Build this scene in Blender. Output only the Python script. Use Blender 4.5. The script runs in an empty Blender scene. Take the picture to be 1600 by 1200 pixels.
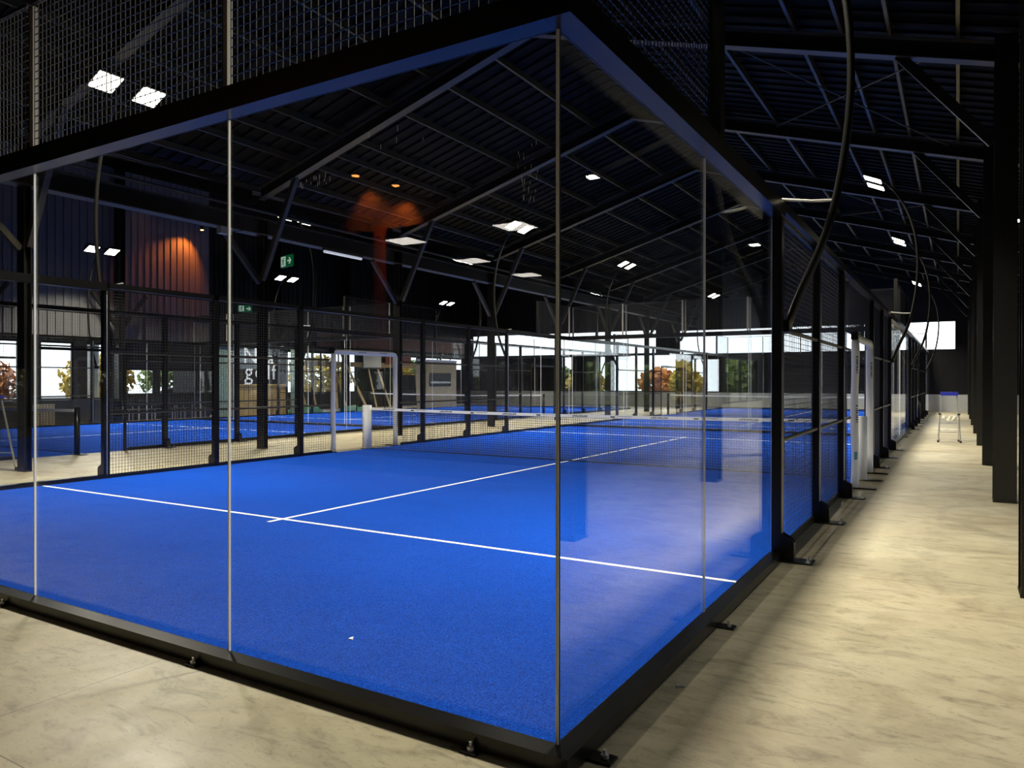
import bpy, bmesh, math, random
from mathutils import Vector, Matrix
random.seed(7)
S = bpy.context.scene
COL = S.collection
PI = math.pi

# ------------------------------------------------------------------ camera
CAM = (1.3668, -2.6267, 1.5288)
YAW, PIT, ROL, FPX = -0.542367, -0.003494, 0.000869, 1157.07
cam = bpy.data.cameras.new('camera'); cam.sensor_fit = 'HORIZONTAL'; cam.sensor_width = 36.0
cam.lens = FPX * 36.0 / 1600.0; cam.clip_start = 0.05; cam.clip_end = 400
camo = bpy.data.objects.new('camera', cam); COL.objects.link(camo)
fw = Vector((math.sin(YAW) * math.cos(PIT), math.cos(YAW) * math.cos(PIT), math.sin(PIT)))
r0 = Vector((math.cos(YAW), -math.sin(YAW), 0)); u0 = r0.cross(fw)
r2 = r0 * math.cos(ROL) + u0 * math.sin(ROL); u2 = -r0 * math.sin(ROL) + u0 * math.cos(ROL)
camo.matrix_world = Matrix(((r2.x, u2.x, -fw.x, CAM[0]), (r2.y, u2.y, -fw.y, CAM[1]), (r2.z, u2.z, -fw.z, CAM[2]), (0, 0, 0, 1)))
S.camera = camo

def project(x, y, z):
    d = Vector((x, y, z)) - Vector(CAM)
    w = d.dot(fw)
    if w < 0.05: return None
    return (800 + FPX * d.dot(r2) / w, 600 - FPX * d.dot(u2) / w)

def in_view(pts, m=260):
    q = [project(*p) for p in pts]
    q = [p for p in q if p]
    if not q: return False
    return max(p[0] for p in q) > -m and min(p[0] for p in q) < 1600 + m and max(p[1] for p in q) > -m and min(p[1] for p in q) < 1200 + m

# ------------------------------------------------------------------ world, exposure, light levels
W = bpy.data.worlds.new('overcast_sky'); S.world = W; W.use_nodes = True
bg = W.node_tree.nodes['Background']; bg.inputs[0].default_value = (0.86, 0.93, 1.0, 1); bg.inputs[1].default_value = 3.2
S.view_settings.view_transform = 'Standard'; S.view_settings.look = 'None'
S.view_settings.exposure = 0.0; S.view_settings.gamma = 1.0; S.view_settings.use_curve_mapping = False
S.cycles.transparent_max_bounces = 64
MAST_W = 525.0       # watts of the area light in each pair of floodlights
LAMP_COL = (1.0, 0.93, 0.78)

# ------------------------------------------------------------------ materials
def lin(c):
    return tuple((v / 12.92 if v <= 0.04045 else ((v + 0.055) / 1.055) ** 2.4) for v in [x / 255.0 for x in c])
MATS = {}
def mat(name, col, rough=0.5, metal=0.0, spec=0.5, noise=None, emit=None, bump=None):
    if name in MATS: return MATS[name]
    m = bpy.data.materials.new(name); m.use_nodes = True
    nt = m.node_tree; b = nt.nodes['Principled BSDF']
    b.inputs['Base Color'].default_value = (*col, 1); b.inputs['Roughness'].default_value = rough
    b.inputs['Metallic'].default_value = metal; b.inputs['Specular IOR Level'].default_value = spec
    if emit:
        b.inputs['Emission Color'].default_value = (*emit[0], 1); b.inputs['Emission Strength'].default_value = emit[1]
    if noise:
        sc, amt = noise
        tc = nt.nodes.new('ShaderNodeTexCoord'); n = nt.nodes.new('ShaderNodeTexNoise'); n.inputs['Scale'].default_value = sc
        n.inputs['Detail'].default_value = 5
        mx = nt.nodes.new('ShaderNodeMixRGB'); mx.blend_type = 'MULTIPLY'; mx.inputs[0].default_value = 1
        rp = nt.nodes.new('ShaderNodeMapRange'); rp.inputs[3].default_value = 1 - amt; rp.inputs[4].default_value = 1 + amt
        nt.links.new(tc.outputs['Object'], n.inputs['Vector']); nt.links.new(n.outputs['Fac'], rp.inputs[0])
        mx.inputs[1].default_value = (*col, 1); nt.links.new(rp.outputs[0], mx.inputs[2]); nt.links.new(mx.outputs[0], b.inputs['Base Color'])
    if bump:
        sc, st = bump
        tc = nt.nodes.new('ShaderNodeTexCoord'); n = nt.nodes.new('ShaderNodeTexNoise'); n.inputs['Scale'].default_value = sc
        bp = nt.nodes.new('ShaderNodeBump'); bp.inputs['Strength'].default_value = st
        nt.links.new(tc.outputs['Object'], n.inputs['Vector']); nt.links.new(n.outputs['Fac'], bp.inputs['Height']); nt.links.new(bp.outputs[0], b.inputs['Normal'])
    MATS[name] = m; return m

M_BLACK = mat('black_powder_coat', (0.0045, 0.0042, 0.0034), 0.28, 0, 0.42)
M_BLACKM = mat('black_painted_steel', (0.006, 0.0055, 0.004), 0.36, 0, 0.5, noise=(9, 0.3))
M_WIRE = mat('coated_mesh_wire', (0.10, 0.10, 0.095), 0.3, 0.6)
M_WIREF = mat('black_mesh_wire', (0.015, 0.015, 0.015), 0.5, 0.2)
M_STEEL = mat('dark_grey_steel', (0.058, 0.052, 0.034), 0.4, 0.3, noise=(3, 0.3))
M_PURLIN = mat('grey_purlin_steel', (0.10, 0.085, 0.042), 0.35, 0.4)
M_ROOF = mat('black_roof_sheet', (0.0024, 0.0022, 0.0016), 0.65, 0.0, 0.1)
M_CLAD = mat('charcoal_cladding', (0.004, 0.0042, 0.005), 0.5, 0.0, 0.3)
M_POSTG = mat('tan_grey_flat_bar', (0.30, 0.28, 0.23), 0.5)
M_GREYCLAD = mat('grey_cladding', (0.125, 0.122, 0.118), 0.55, 0.1)
M_CONC = mat('grey_concrete_upstand', (0.42, 0.43, 0.42), 0.8, noise=(2.5, 0.15))
M_WHITE = mat('white_pvc_cover', (0.80, 0.81, 0.80), 0.45)
M_TAPE = mat('white_net_tape', (0.82, 0.83, 0.84), 0.6)
M_LINE = mat('white_court_line', (0.85, 0.86, 0.86), 0.8)
M_NET = mat('black_netting', (0.008, 0.008, 0.01), 0.7)
M_MARK = mat('dark_print', (0.05, 0.06, 0.07), 0.6)
M_MARKB = mat('teal_print', (0.1, 0.35, 0.42), 0.6)
M_EDGE = mat('glass_edge_glare', (0.93, 0.94, 0.91), 0.25, 0.0, 0.8)  # near-white colour paints in the glare of the polished glass edges
M_SEAL = mat('grey_edge_seal', (0.30, 0.33, 0.33), 0.35, 0.1, 0.6)
M_ALU = mat('brushed_aluminium', (0.72, 0.71, 0.68), 0.3, 0.8)
M_GALV = mat('galvanised_bolt', (0.5, 0.5, 0.5), 0.4, 0.7)
M_BLUEP = mat('blue_plastic', (0.02, 0.03, 0.35), 0.4)
M_CLOTH = mat('cream_cloth', (0.80, 0.77, 0.62), 0.9)
M_RUBBER = mat('black_rubber', (0.015, 0.015, 0.015), 0.7)
M_GREEN = mat('green_sign_face', (0.0, 0.13, 0.035), 0.4, emit=((0.0, 0.13, 0.03), 0.35))
M_SIGNW = mat('white_sign_symbol', (0.75, 0.9, 0.78), 0.4, emit=((0.75, 0.95, 0.8), 0.35))
M_LAMP = mat('lit_floodlight_lens', (1, 1, 1), 0.4, emit=((1.0, 0.93, 0.78), 14.0))
M_PANEL = mat('lit_led_panel', (1, 1, 1), 0.4, emit=((1.0, 0.90, 0.80), 16.0))
M_TUBE = mat('lit_tube', (1, 1, 1), 0.4, emit=((0.8, 0.87, 1.0), 0.45))
M_ORLAMP = mat('lit_orange_lamp', (1, 0.5, 0.2), 0.4, emit=((1.0, 0.35, 0.08), 30.0))
M_WOOD = mat('pale_slatted_wood', (0.72, 0.50, 0.17), 0.6, noise=(4, 0.25))
M_PLY = mat('plywood_sheet', (0.52, 0.42, 0.22), 0.7, noise=(3, 0.2))
M_TIMBER = mat('raw_timber', (0.45, 0.32, 0.18), 0.7, noise=(5, 0.3))
M_REDPIPE = mat('red_oxide_steel', (0.16, 0.06, 0.045), 0.6)
M_GTARP = mat('green_plastic_sheet', (0.03, 0.18, 0.10), 0.5)
M_BARK = mat('tree_bark', (0.05, 0.035, 0.025), 0.9)
M_CAR = mat('white_car_paint', (0.75, 0.75, 0.75), 0.2)
M_DARKGL = mat('dark_vehicle_glass', (0.02, 0.02, 0.025), 0.1)
M_ASPH = mat('asphalt', (0.12, 0.12, 0.12), 0.9, noise=(1.5, 0.2))
M_DARKPL = mat('dark_plastic', (0.012, 0.013, 0.015), 0.4)
M_COLWHITE = mat('white_round_column', (0.75, 0.75, 0.73), 0.6)
M_MOSAIC = mat('ivy_pattern_panel', (0.30, 0.42, 0.33), 0.6, noise=(14, 0.8))

def glass_mat():
    m = bpy.data.materials.new('clear_tempered_glass'); m.use_nodes = True; nt = m.node_tree
    for n in list(nt.nodes): nt.nodes.remove(n)
    out = nt.nodes.new('ShaderNodeOutputMaterial'); mix = nt.nodes.new('ShaderNodeMixShader')
    tr = nt.nodes.new('ShaderNodeBsdfTransparent'); tr.inputs[0].default_value = (0.988, 0.994, 0.992, 1)
    gl = nt.nodes.new('ShaderNodeBsdfGlossy'); gl.inputs['Roughness'].default_value = 0.0; gl.inputs[0].default_value = (0.97, 0.99, 1, 1)
    g = nt.nodes.new('ShaderNodeNewGeometry'); d = nt.nodes.new('ShaderNodeVectorMath'); d.operation = 'DOT_PRODUCT'
    nt.links.new(g.outputs['Normal'], d.inputs[0]); nt.links.new(g.outputs['Incoming'], d.inputs[1])
    def math_(op, a, b=None):
        n = nt.nodes.new('ShaderNodeMath'); n.operation = op
        for i, v in enumerate([a, b]):
            if v is None: continue
            if isinstance(v, (int, float)): n.inputs[i].default_value = v
            else: nt.links.new(v, n.inputs[i])
        return n.outputs[0]
    c = math_('ABSOLUTE', d.outputs['Value']); p = math_('POWER', math_('SUBTRACT', 1.0, c), 4.6)
    f = math_('ADD', math_('MULTIPLY', p, 0.98), 0.02)
    nt.links.new(f, mix.inputs[0]); nt.links.new(tr.outputs[0], mix.inputs[1]); nt.links.new(gl.outputs[0], mix.inputs[2]); nt.links.new(mix.outputs[0], out.inputs[0])
    return m
M_GLASS = glass_mat()

def turf_mat():
    m = bpy.data.materials.new('blue_artificial_turf'); m.use_nodes = True; nt = m.node_tree; b = nt.nodes['Principled BSDF']
    tc = nt.nodes.new('ShaderNodeTexCoord')
    n1 = nt.nodes.new('ShaderNodeTexNoise'); n1.inputs['Scale'].default_value = 130; n1.inputs['Detail'].default_value = 3; n1.inputs['Roughness'].default_value = 0.75
    n2 = nt.nodes.new('ShaderNodeTexNoise'); n2.inputs['Scale'].default_value = 0.9; n2.inputs['Detail'].default_value = 4
    nt.links.new(tc.outputs['Object'], n1.inputs['Vector']); nt.links.new(tc.outputs['Object'], n2.inputs['Vector'])
    r = nt.nodes.new('ShaderNodeValToRGB'); r.color_ramp.elements[0].position = 0.38; r.color_ramp.elements[1].position = 0.66
    r.color_ramp.elements[0].color = (0.0012, 0.018, 0.17, 1); r.color_ramp.elements[1].color = (0.006, 0.095, 0.62, 1)
    nt.links.new(n1.outputs['Fac'], r.inputs[0])
    mx = nt.nodes.new('ShaderNodeMixRGB'); mx.blend_type = 'MULTIPLY'; mx.inputs[0].default_value = 1
    mr = nt.nodes.new('ShaderNodeMapRange'); mr.inputs[3].default_value = 0.86; mr.inputs[4].default_value = 1.14
    nt.links.new(n2.outputs['Fac'], mr.inputs[0]); nt.links.new(r.outputs[0], mx.inputs[1]); nt.links.new(mr.outputs[0], mx.inputs[2])
    nt.links.new(mx.outputs[0], b.inputs['Base Color']); b.inputs['Roughness'].default_value = 0.9; b.inputs['Specular IOR Level'].default_value = 0.05
    bp = nt.nodes.new('ShaderNodeBump'); bp.inputs['Strength'].default_value = 0.5; bp.inputs['Distance'].default_value = 0.01
    nt.links.new(n1.outputs['Fac'], bp.inputs['Height']); nt.links.new(bp.outputs[0], b.inputs['Normal'])
    return m
M_TURF = turf_mat()

def floor_mat():
    m = bpy.data.materials.new('polished_concrete_floor'); m.use_nodes = True; nt = m.node_tree; b = nt.nodes['Principled BSDF']
    L = nt.links.new
    tc = nt.nodes.new('ShaderNodeTexCoord')
    mp = nt.nodes.new('ShaderNodeMapping'); mp.inputs['Scale'].default_value = (1.0, 2.6, 1); mp.inputs['Rotation'].default_value = (0, 0, 0.5); L(tc.outputs['Object'], mp.inputs[0])
    def noise(sc, det, vec=None, dist=0.0, rough=0.55):
        n = nt.nodes.new('ShaderNodeTexNoise'); n.inputs['Scale'].default_value = sc; n.inputs['Detail'].default_value = det; n.inputs['Roughness'].default_value = rough
        n.inputs['Distortion'].default_value = dist; L(vec or tc.outputs['Object'], n.inputs['Vector']); return n.outputs['Fac']
    def ramp(f, stops):
        r = nt.nodes.new('ShaderNodeValToRGB'); e = r.color_ramp.elements
        while len(e) < len(stops): e.new(0.5)
        for i, (p, c) in enumerate(stops): e[i].position = p; e[i].color = (*c, 1)
        L(f, r.inputs[0]); return r.outputs[0]
    base = ramp(noise(0.55, 5, dist=0.6), [(0.3, (0.40, 0.335, 0.215)), (0.5, (0.445, 0.395, 0.262)), (0.7, (0.485, 0.445, 0.32))])
    def mult(a, bb, fac=1.0):
        x = nt.nodes.new('ShaderNodeMixRGB'); x.blend_type = 'MULTIPLY'; x.inputs[0].default_value = fac; L(a, x.inputs[1]); L(bb, x.inputs[2]); return x.outputs[0]
    c = mult(base, ramp(noise(3.2, 7, mp.outputs[0], 1.4, 0.62), [(0.30, (0.55, 0.55, 0.54)), (0.47, (0.96, 0.96, 0.96)), (0.75, (1.08, 1.08, 1.08))]), 0.85)
    c = mult(c, ramp(noise(11, 6, mp.outputs[0], 2.5, 0.6), [(0.33, (0.66, 0.67, 0.64)), (0.45, (1, 1, 1))]), 0.8)
    c = mult(c, ramp(noise(1.1, 3, dist=2.0), [(0.36, (0.80, 0.79, 0.77)), (0.52, (1, 1, 1))]))
    sp = nt.nodes.new('ShaderNodeSeparateXYZ'); L(tc.outputs['Object'], sp.inputs[0])
    def mth(op, a, bb=None):
        n = nt.nodes.new('ShaderNodeMath'); n.operation = op
        for i, v in enumerate([a, bb]):
            if v is None: continue
            if isinstance(v, (int, float)): n.inputs[i].default_value = v
            else: L(v, n.inputs[i])
        return n.outputs[0]
    def joint(sock, off, per):
        t = mth('ABSOLUTE', mth('SUBTRACT', mth('FRACT', mth('DIVIDE', mth('SUBTRACT', sock, off - per / 2), per)), 0.5))
        return mth('LESS_THAN', t, 0.0026 / per)
    j = mth('MAXIMUM', joint(sp.outputs[0], -2.37, 5.0), joint(sp.outputs[1], -1.12, 4.87))
    jm = nt.nodes.new('ShaderNodeMixRGB'); L(j, jm.inputs[0]); L(c, jm.inputs[1]); jm.inputs[2].default_value = (0.12, 0.09, 0.06, 1)
    L(jm.outputs[0], b.inputs['Base Color'])
    b.inputs['Roughness'].default_value = 0.42; b.inputs['Specular IOR Level'].default_value = 0.4
    rr = ramp(noise(2.2, 5), [(0.3, (0.34,) * 3), (0.7, (0.55,) * 3)]); L(rr, b.inputs['Roughness'])
    return m
M_FLOOR = floor_mat()

# ------------------------------------------------------------------ mesh helpers
class MB:
    def __init__(s): s.v = []; s.f = []
    def box(s, x0, x1, y0, y1, z0, z1):
        n = len(s.v)
        s.v += [(x0, y0, z0), (x1, y0, z0), (x1, y1, z0), (x0, y1, z0), (x0, y0, z1), (x1, y0, z1), (x1, y1, z1), (x0, y1, z1)]
        s.f += [tuple(n + i for i in q) for q in ((0, 3, 2, 1), (4, 5, 6, 7), (0, 1, 5, 4), (1, 2, 6, 5), (2, 3, 7, 6), (3, 0, 4, 7))]
        return s
    def beam(s, a, b, w, h, up=(0, 0, 1)):
        a = Vector(a); b = Vector(b); d = (b - a).normalized(); up = Vector(up)
        sd = d.cross(up)
        if sd.length < 1e-4: sd = d.cross(Vector((1, 0, 0)))
        sd.normalize(); u = sd.cross(d).normalized(); n = len(s.v)
        for p in (a, b):
            for i, j in ((-1, -1), (1, -1), (1, 1), (-1, 1)):
                q = p + sd * (w / 2 * i) + u * (h / 2 * j); s.v.append(tuple(q))
        s.f += [tuple(n + i for i in q) for q in ((0, 1, 2, 3), (7, 6, 5, 4), (0, 4, 5, 1), (1, 5, 6, 2), (2, 6, 7, 3), (3, 7, 4, 0))]
        return s
    def tube(s, pts, r, seg=10, caps=True):
        pts = [Vector(p) for p in pts]; N = len(pts); rs = r if isinstance(r, (list, tuple)) else [r] * N
        n = len(s.v); prev = None
        for i, p in enumerate(pts):
            d = (pts[min(i + 1, N - 1)] - pts[max(i - 1, 0)]).normalized()
            if prev is None:
                a = d.cross(Vector((0, 0, 1)))
                if a.length < 1e-3: a = d.cross(Vector((1, 0, 0)))
            else: a = prev - d * prev.dot(d)
            a.normalize(); b = d.cross(a); prev = a
            for k in range(seg):
                t = 2 * PI * k / seg; s.v.append(tuple(p + (a * math.cos(t) + b * math.sin(t)) * rs[i]))
        for i in range(N - 1):
            for k in range(seg):
                k2 = (k + 1) % seg; s.f.append((n + i * seg + k, n + i * seg + k2, n + (i + 1) * seg + k2, n + (i + 1) * seg + k))
        if caps:
            s.f.append(tuple(n + k for k in reversed(range(seg)))); s.f.append(tuple(n + (N - 1) * seg + k for k in range(seg)))
        return s
    def cyl(s, x, y, z0, z1, r, seg=16): return s.tube([(x, y, z0), (x, y, z1)], r, seg)
    def prism(s, poly, a, t, axis='y'):
        # poly of 2D points extruded from a to t along the axis
        n = len(s.v); k = len(poly)
        for c in (a, t):
            for p, q in poly: s.v.append({'y': (p, c, q), 'x': (c, p, q), 'z': (p, q, c)}[axis])
        s.f.append(tuple(n + i for i in range(k))); s.f.append(tuple(n + k + i for i in reversed(range(k))))
        for i in range(k):
            j = (i + 1) % k; s.f.append((n + j, n + i, n + k + i, n + k + j))
        return s
    def mesh(s, name, m):
        me = bpy.data.meshes.new(name); me.from_pydata(s.v, [], s.f); me.update()
        bm = bmesh.new(); bm.from_mesh(me); bmesh.ops.recalc_face_normals(bm, faces=bm.faces); bm.to_mesh(me); bm.free()
        me.materials.append(m); return me

def put(name, me, parent=None, loc=(0, 0, 0), rot=(0, 0, 0), scale=(1, 1, 1), label=None):
    o = bpy.data.objects.new(name, me); COL.objects.link(o); o.location = loc; o.rotation_euler = rot; o.scale = scale
    if parent: o.parent = parent
    if label: o['label'] = label
    return o
def obj(name, mb, m, parent=None, **k): return put(name, mb.mesh(name, m), parent, **k)
def smooth(o):
    for p in o.data.polygons: p.use_smooth = True
    return o
def bevel(o, w=0.004, seg=2):
    md = o.modifiers.new('bevel', 'BEVEL'); md.width = w; md.segments = seg; md.limit_method = 'ANGLE'; return o
def tag(o, label, cat, group=None):
    n = len(label.split()); assert 4 <= n <= 16, (n, label)
    o['label'] = label; o['category'] = cat
    if group: o['group'] = group
    return o
def thing(name, label, cat, loc=(0, 0, 0), rz=0, group=None):
    o = bpy.data.objects.new(name, None); COL.objects.link(o); o.empty_display_size = 0.1
    o.location = loc; o.rotation_euler = (0, 0, rz); return tag(o, label, cat, group)
def struct(name, mb, m, parent=None):
    o = obj(name, mb, m, parent)
    if parent is None: o['kind'] = 'structure'
    return o
ORD = ['first', 'second', 'third', 'fourth', 'fifth', 'sixth', 'seventh', 'eighth', 'ninth', 'tenth', 'eleventh', 'twelfth', 'thirteenth', 'fourteenth', 'fifteenth', 'sixteenth', 'seventeenth', 'eighteenth', 'nineteenth', 'twentieth']

def text_obj(name, s, size, m, parent, loc, rot, depth=0.006, align='CENTER'):
    cu = bpy.data.curves.new(name, 'FONT'); cu.body = s; cu.size = size; cu.extrude = depth; cu.align_x = align
    t = bpy.data.objects.new(name + '_curve', cu); COL.objects.link(t)
    bpy.context.view_layer.update()
    me = bpy.data.meshes.new_from_object(t.evaluated_get(bpy.context.evaluated_depsgraph_get()))
    bpy.data.objects.remove(t); me.materials.clear(); me.materials.append(m)
    return put(name, me, parent, loc, rot)

# ------------------------------------------------------------------ hall shell
XR, XL, YN, YF = 4.4, -28.5, -14.0, 41.1
XC = -5.12
def roofz(x): return 8.05 - 0.293 * abs(x - XC) if x > -12.2 else 5.98 + 0.29 * (-12.2 - x)
def raftz(x): return 7.62 - 0.293 * abs(x - XC)

struct('floor', MB().box(XL - 0.2, XR + 0.2, YN, YF + 0.2, -0.2, 0.0), M_FLOOR)
struct('ground', MB().box(-90, 40, -40, 110, -0.5, -0.21), M_ASPH)

def grid_wall(name, axis, c, t, a0, a1, z0, z1, holes, m, corr=None):
    # wall with rectangular holes; corrugated surface is real geometry on its inner face
    mb = MB(); A = sorted(set([a0, a1] + [h[0] for h in holes] + [h[1] for h in holes])); Z = sorted(set([z0, z1] + [h[2] for h in holes] + [h[3] for h in holes]))
    for i in range(len(A) - 1):
        for j in range(len(Z) - 1):
            am, zm = (A[i] + A[i + 1]) / 2, (Z[j] + Z[j + 1]) / 2
            if any(h[0] < am < h[1] and h[2] < zm < h[3] for h in holes): continue
            if axis == 'x': mb.box(c, c + t, A[i], A[i + 1], Z[j], Z[j + 1])
            else: mb.box(A[i], A[i + 1], c, c + t, Z[j], Z[j + 1])
            if corr:
                per, dep, side, cz = corr
                if Z[j] < cz - 1e-3: continue
                n = int((A[i + 1] - A[i]) / per)
                for k in range(n):
                    s = A[i] + k * per
                    e = s + per * 0.42
                    f0, f1 = (c + t, c + t + dep) if side > 0 else (c - dep, c)
                    if axis == 'x': mb.box(f0, f1, s, e, Z[j], Z[j + 1])
                    else: mb.box(s, e, f0, f1, Z[j], Z[j + 1])
    return struct(name, mb, m)

# right wall: corrugated dark cladding behind the column row
rh = [(3.85 + 4.87 * k + 0.5, 3.85 + 4.87 * k + 4.4, 0.9, 1.95 if k < 2 else 2.25) for k in range(-1, 7)]
grid_wall('wall_right', 'x', XR, 0.15, YN, YF, 0.88, 5.3, rh, M_CLAD)
struct('baseboard_right', MB().box(XR - 0.05, XR + 0.15, YN, YF - 0.1, 0, 0.88), M_CONC)
for i, h in enumerate(rh):
    r = struct('window_%d' % (31 + i), MB().box(XR + 0.04, XR + 0.1, h[0], h[0] + 0.05, h[2], h[3]).box(XR + 0.04, XR + 0.1, h[1] - 0.05, h[1], h[2], h[3]).box(XR + 0.04, XR + 0.1, h[0], h[1], h[3] - 0.05, h[3]).box(XR + 0.04, XR + 0.1, h[0], h[1], h[2], h[2] + 0.05).box(XR + 0.04, XR + 0.1, (h[0] + h[1]) / 2 - 0.03, (h[0] + h[1]) / 2 + 0.03, h[2], h[3]), M_BLACK)
    obj('pane', MB().box(XR + 0.065, XR + 0.073, h[0] + 0.05, h[1] - 0.05, h[2] + 0.05, h[3] - 0.05), M_GLASS, r)
# far gable wall with clerestory band, doorway-high openings and pale upstand
far_holes = [(-28.3, -14.6, 3.25, 4.75), (-13.2, 1.27, 3.15, 4.65), (-21.2, -20.4, 0.9, 3.2), (-18.6, -17.95, 0.9, 3.2), (-17.45, -13.3, 0.9, 3.2), (-12.4, -10.7, 0.9, 2.9)]
grid_wall('wall_far', 'y', YF, 0.18, XL, XR + 0.15, 0.88, 5.3, far_holes, M_CLAD, (0.25, 0.03, -1, 0.9))
struct('baseboard_far', MB().box(XL, XR, YF - 0.06, YF + 0.18, 0, 0.88), M_CONC)
struct('wall_gable_far', MB().prism([(XL, 5.3), (XR + 0.15, 5.3), (XR + 0.15, 5.35), (XC, 8.15), (-12.2, 6.15), (XL, 10.9)], YF, YF + 0.18), M_CLAD)
# window panes of the far wall
for i, h in enumerate(far_holes):
    r = struct('window_%d' % (i + 1), MB().box(h[0], h[0] + 0.05, YF + 0.04, YF + 0.12, h[2], h[3]).box(h[1] - 0.05, h[1], YF + 0.04, YF + 0.12, h[2], h[3]).box(h[0], h[1], YF + 0.04, YF + 0.12, h[3] - 0.05, h[3]).box(h[0], h[1], YF + 0.04, YF + 0.12, h[2], h[2] + 0.05), M_BLACK)
    obj('pane', MB().box(h[0] + 0.05, h[1] - 0.05, YF + 0.075, YF + 0.083, h[2] + 0.05, h[3] - 0.05), M_GLASS, r)
# near gable wall behind the camera
grid_wall('wall_near', 'y', YN - 0.15, 0.15, XL, XR + 0.15, 0, 5.3, [], M_CLAD)
struct('wall_gable_near', MB().prism([(XL, 5.3), (XR + 0.15, 5.3), (XR + 0.15, 5.35), (XC, 8.15), (-12.2, 6.15), (XL, 10.9)], YN - 0.15, YN), M_CLAD)
# left wall, nearer stretch (grey cladding, windows low down), then a return and the set-back stretch
lh = [(7.6, 10.32, 0.86, 2.93), (11.0, 12.13, 0.86, 2.93), (12.6, 13.35, 0.86, 2.93), (14.1, 15.3, 1.0, 2.0), (15.5, 17.2, 1.0, 2.0)]
grid_wall('wall_left', 'x', -26.2, 0.2, YN, 17.75, 3.05, 10.4, [], M_GREYCLAD, (0.28, 0.035, 1, 3.05))
grid_wall('wall_left_lower', 'x', -26.2, 0.2, YN, 17.75, 0, 3.05, lh, M_CLAD)
struct('wall_left_return', MB().box(XL, -26.2, 17.75, 17.95, 0, 10.4), M_CLAD)
lh2 = [(21.6, 25.0, 0.9, 3.1), (25.4, 29.5, 0.9, 3.1), (33.4, 35.2, 1.9, 3.1), (36.0, 40.3, 2.3, 3.1)]
grid_wall('wall_left_setback', 'x', XL - 0.2, 0.2, 17.95, YF, 0, 10.8, lh2, M_CLAD, (0.28, 0.035, 1, 3.1))
n0 = len(far_holes) + 1
for i, h in enumerate(lh + lh2):
    x = -26.2 if i < len(lh) else XL - 0.2
    mb = MB().box(x + 0.04, x + 0.12, h[0], h[0] + 0.05, h[2], h[3]).box(x + 0.04, x + 0.12, h[1] - 0.05, h[1], h[2], h[3]).box(x + 0.04, x + 0.12, h[0], h[1], h[3] - 0.05, h[3]).box(x + 0.04, x + 0.12, h[0], h[1], h[2], h[2] + 0.05)
    if i < 3: mb.box(x + 0.04, x + 0.12, h[0], h[1], h[3] - 0.17, h[3] - 0.12)
    for k in range(1, int((h[1] - h[0]) / 1.1)):
        y = h[0] + k * (h[1] - h[0]) / int((h[1] - h[0]) / 1.1); mb.box(x + 0.04, x + 0.12, y - 0.025, y + 0.025, h[2], h[3])
    r = struct('window_%d' % (n0 + i), mb, M_BLACK)
    obj('pane', MB().box(x + 0.075, x + 0.083, h[0] + 0.05, h[1] - 0.05, h[2] + 0.05, h[3] - 0.05), M_GLASS, r)

# roof sheets with ribs running down the slope
def roof_slab(name, x0, x1, f):
    mb = MB(); mb.prism([(x0, f(x0)), (x1, f(x1)), (x1, f(x1) + 0.08), (x0, f(x0) + 0.08)], YN, YF)
    k = 0; y = YN + 0.2
    while y < YF - 0.3:
        mb.prism([(x0, f(x0) - 0.035), (x1, f(x1) - 0.035), (x1, f(x1) + 0.01), (x0, f(x0) + 0.01)], y, y + 0.09); y += 0.333
    return struct(name, mb, M_ROOF)
fR = lambda x: 8.05 - 0.293 * abs(x - XC)
roof_slab('ceiling_right_slope', XC, XR + 0.15, fR)
roof_slab('ceiling_left_slope', -12.2, XC, fR)
roof_slab('ceiling_side_nave', XL - 0.2, -12.2, lambda x: 5.98 + 0.29 * (-12.2 - x))

# ------------------------------------------------------------------ steel frame: columns, rafters, braces, purlins
COLY = [3.85 + 4.87 * k for k in range(-3, 8)]
def h_column(r, h, w=0.25, d=0.28, t=0.014):
    # H section: flanges facing +-y
    obj('shaft', MB().box(-w / 2, w / 2, -d / 2, -d / 2 + t, 0.02, h).box(-w / 2, w / 2, d / 2 - t, d / 2, 0.02, h).box(-t / 2, t / 2, -d / 2 + t, d / 2 - t, 0.02, h), M_BLACKM, r)
    obj('base_plate', MB().box(-w / 2 - 0.004, w / 2 + 0.004, -d / 2 - 0.004, d / 2 + 0.004, 0, 0.02), M_BLACKM, r)
vis_cols = [y for y in COLY]
for k, y in enumerate(COLY):
    if y > 3.0:
        q = ORD[[c for c in COLY if c > 3].index(y)]
        lab = 'black steel column on the right of the corridor, %s from the camera' % q
    else: lab = 'black steel column behind the camera on the corridor side, at y %s' % ('near corner' if k == 0 else ('middle' if k == 1 else 'closest'))
    if y < 3: lab = 'black steel column out of frame behind the viewer, corridor row, %s one' % ['farthest', 'middle', 'closest'][k]
    r = thing('steel_column', lab, 'column', (1.875, y, 0)); h_column(r, 5.9)
for k, y in enumerate(COLY):
    if y < 3: continue
    q = ORD[[c for c in COLY if c > 3].index(y)]
    r = thing('steel_column', 'black steel column between the two court rows, %s from the near end' % q, 'column', (-12.17, y + (0.13 if 8 < y < 10 else 0), 0)); h_column(r, 5.55, 0.235, 0.12)
    # V braces up to the long beam
    for s in (-1,):
        obj('brace', MB().beam((0, s * 0.07, 3.75), (0, s * 1.05, 4.78), 0.10, 0.10), M_STEEL, r)
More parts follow.
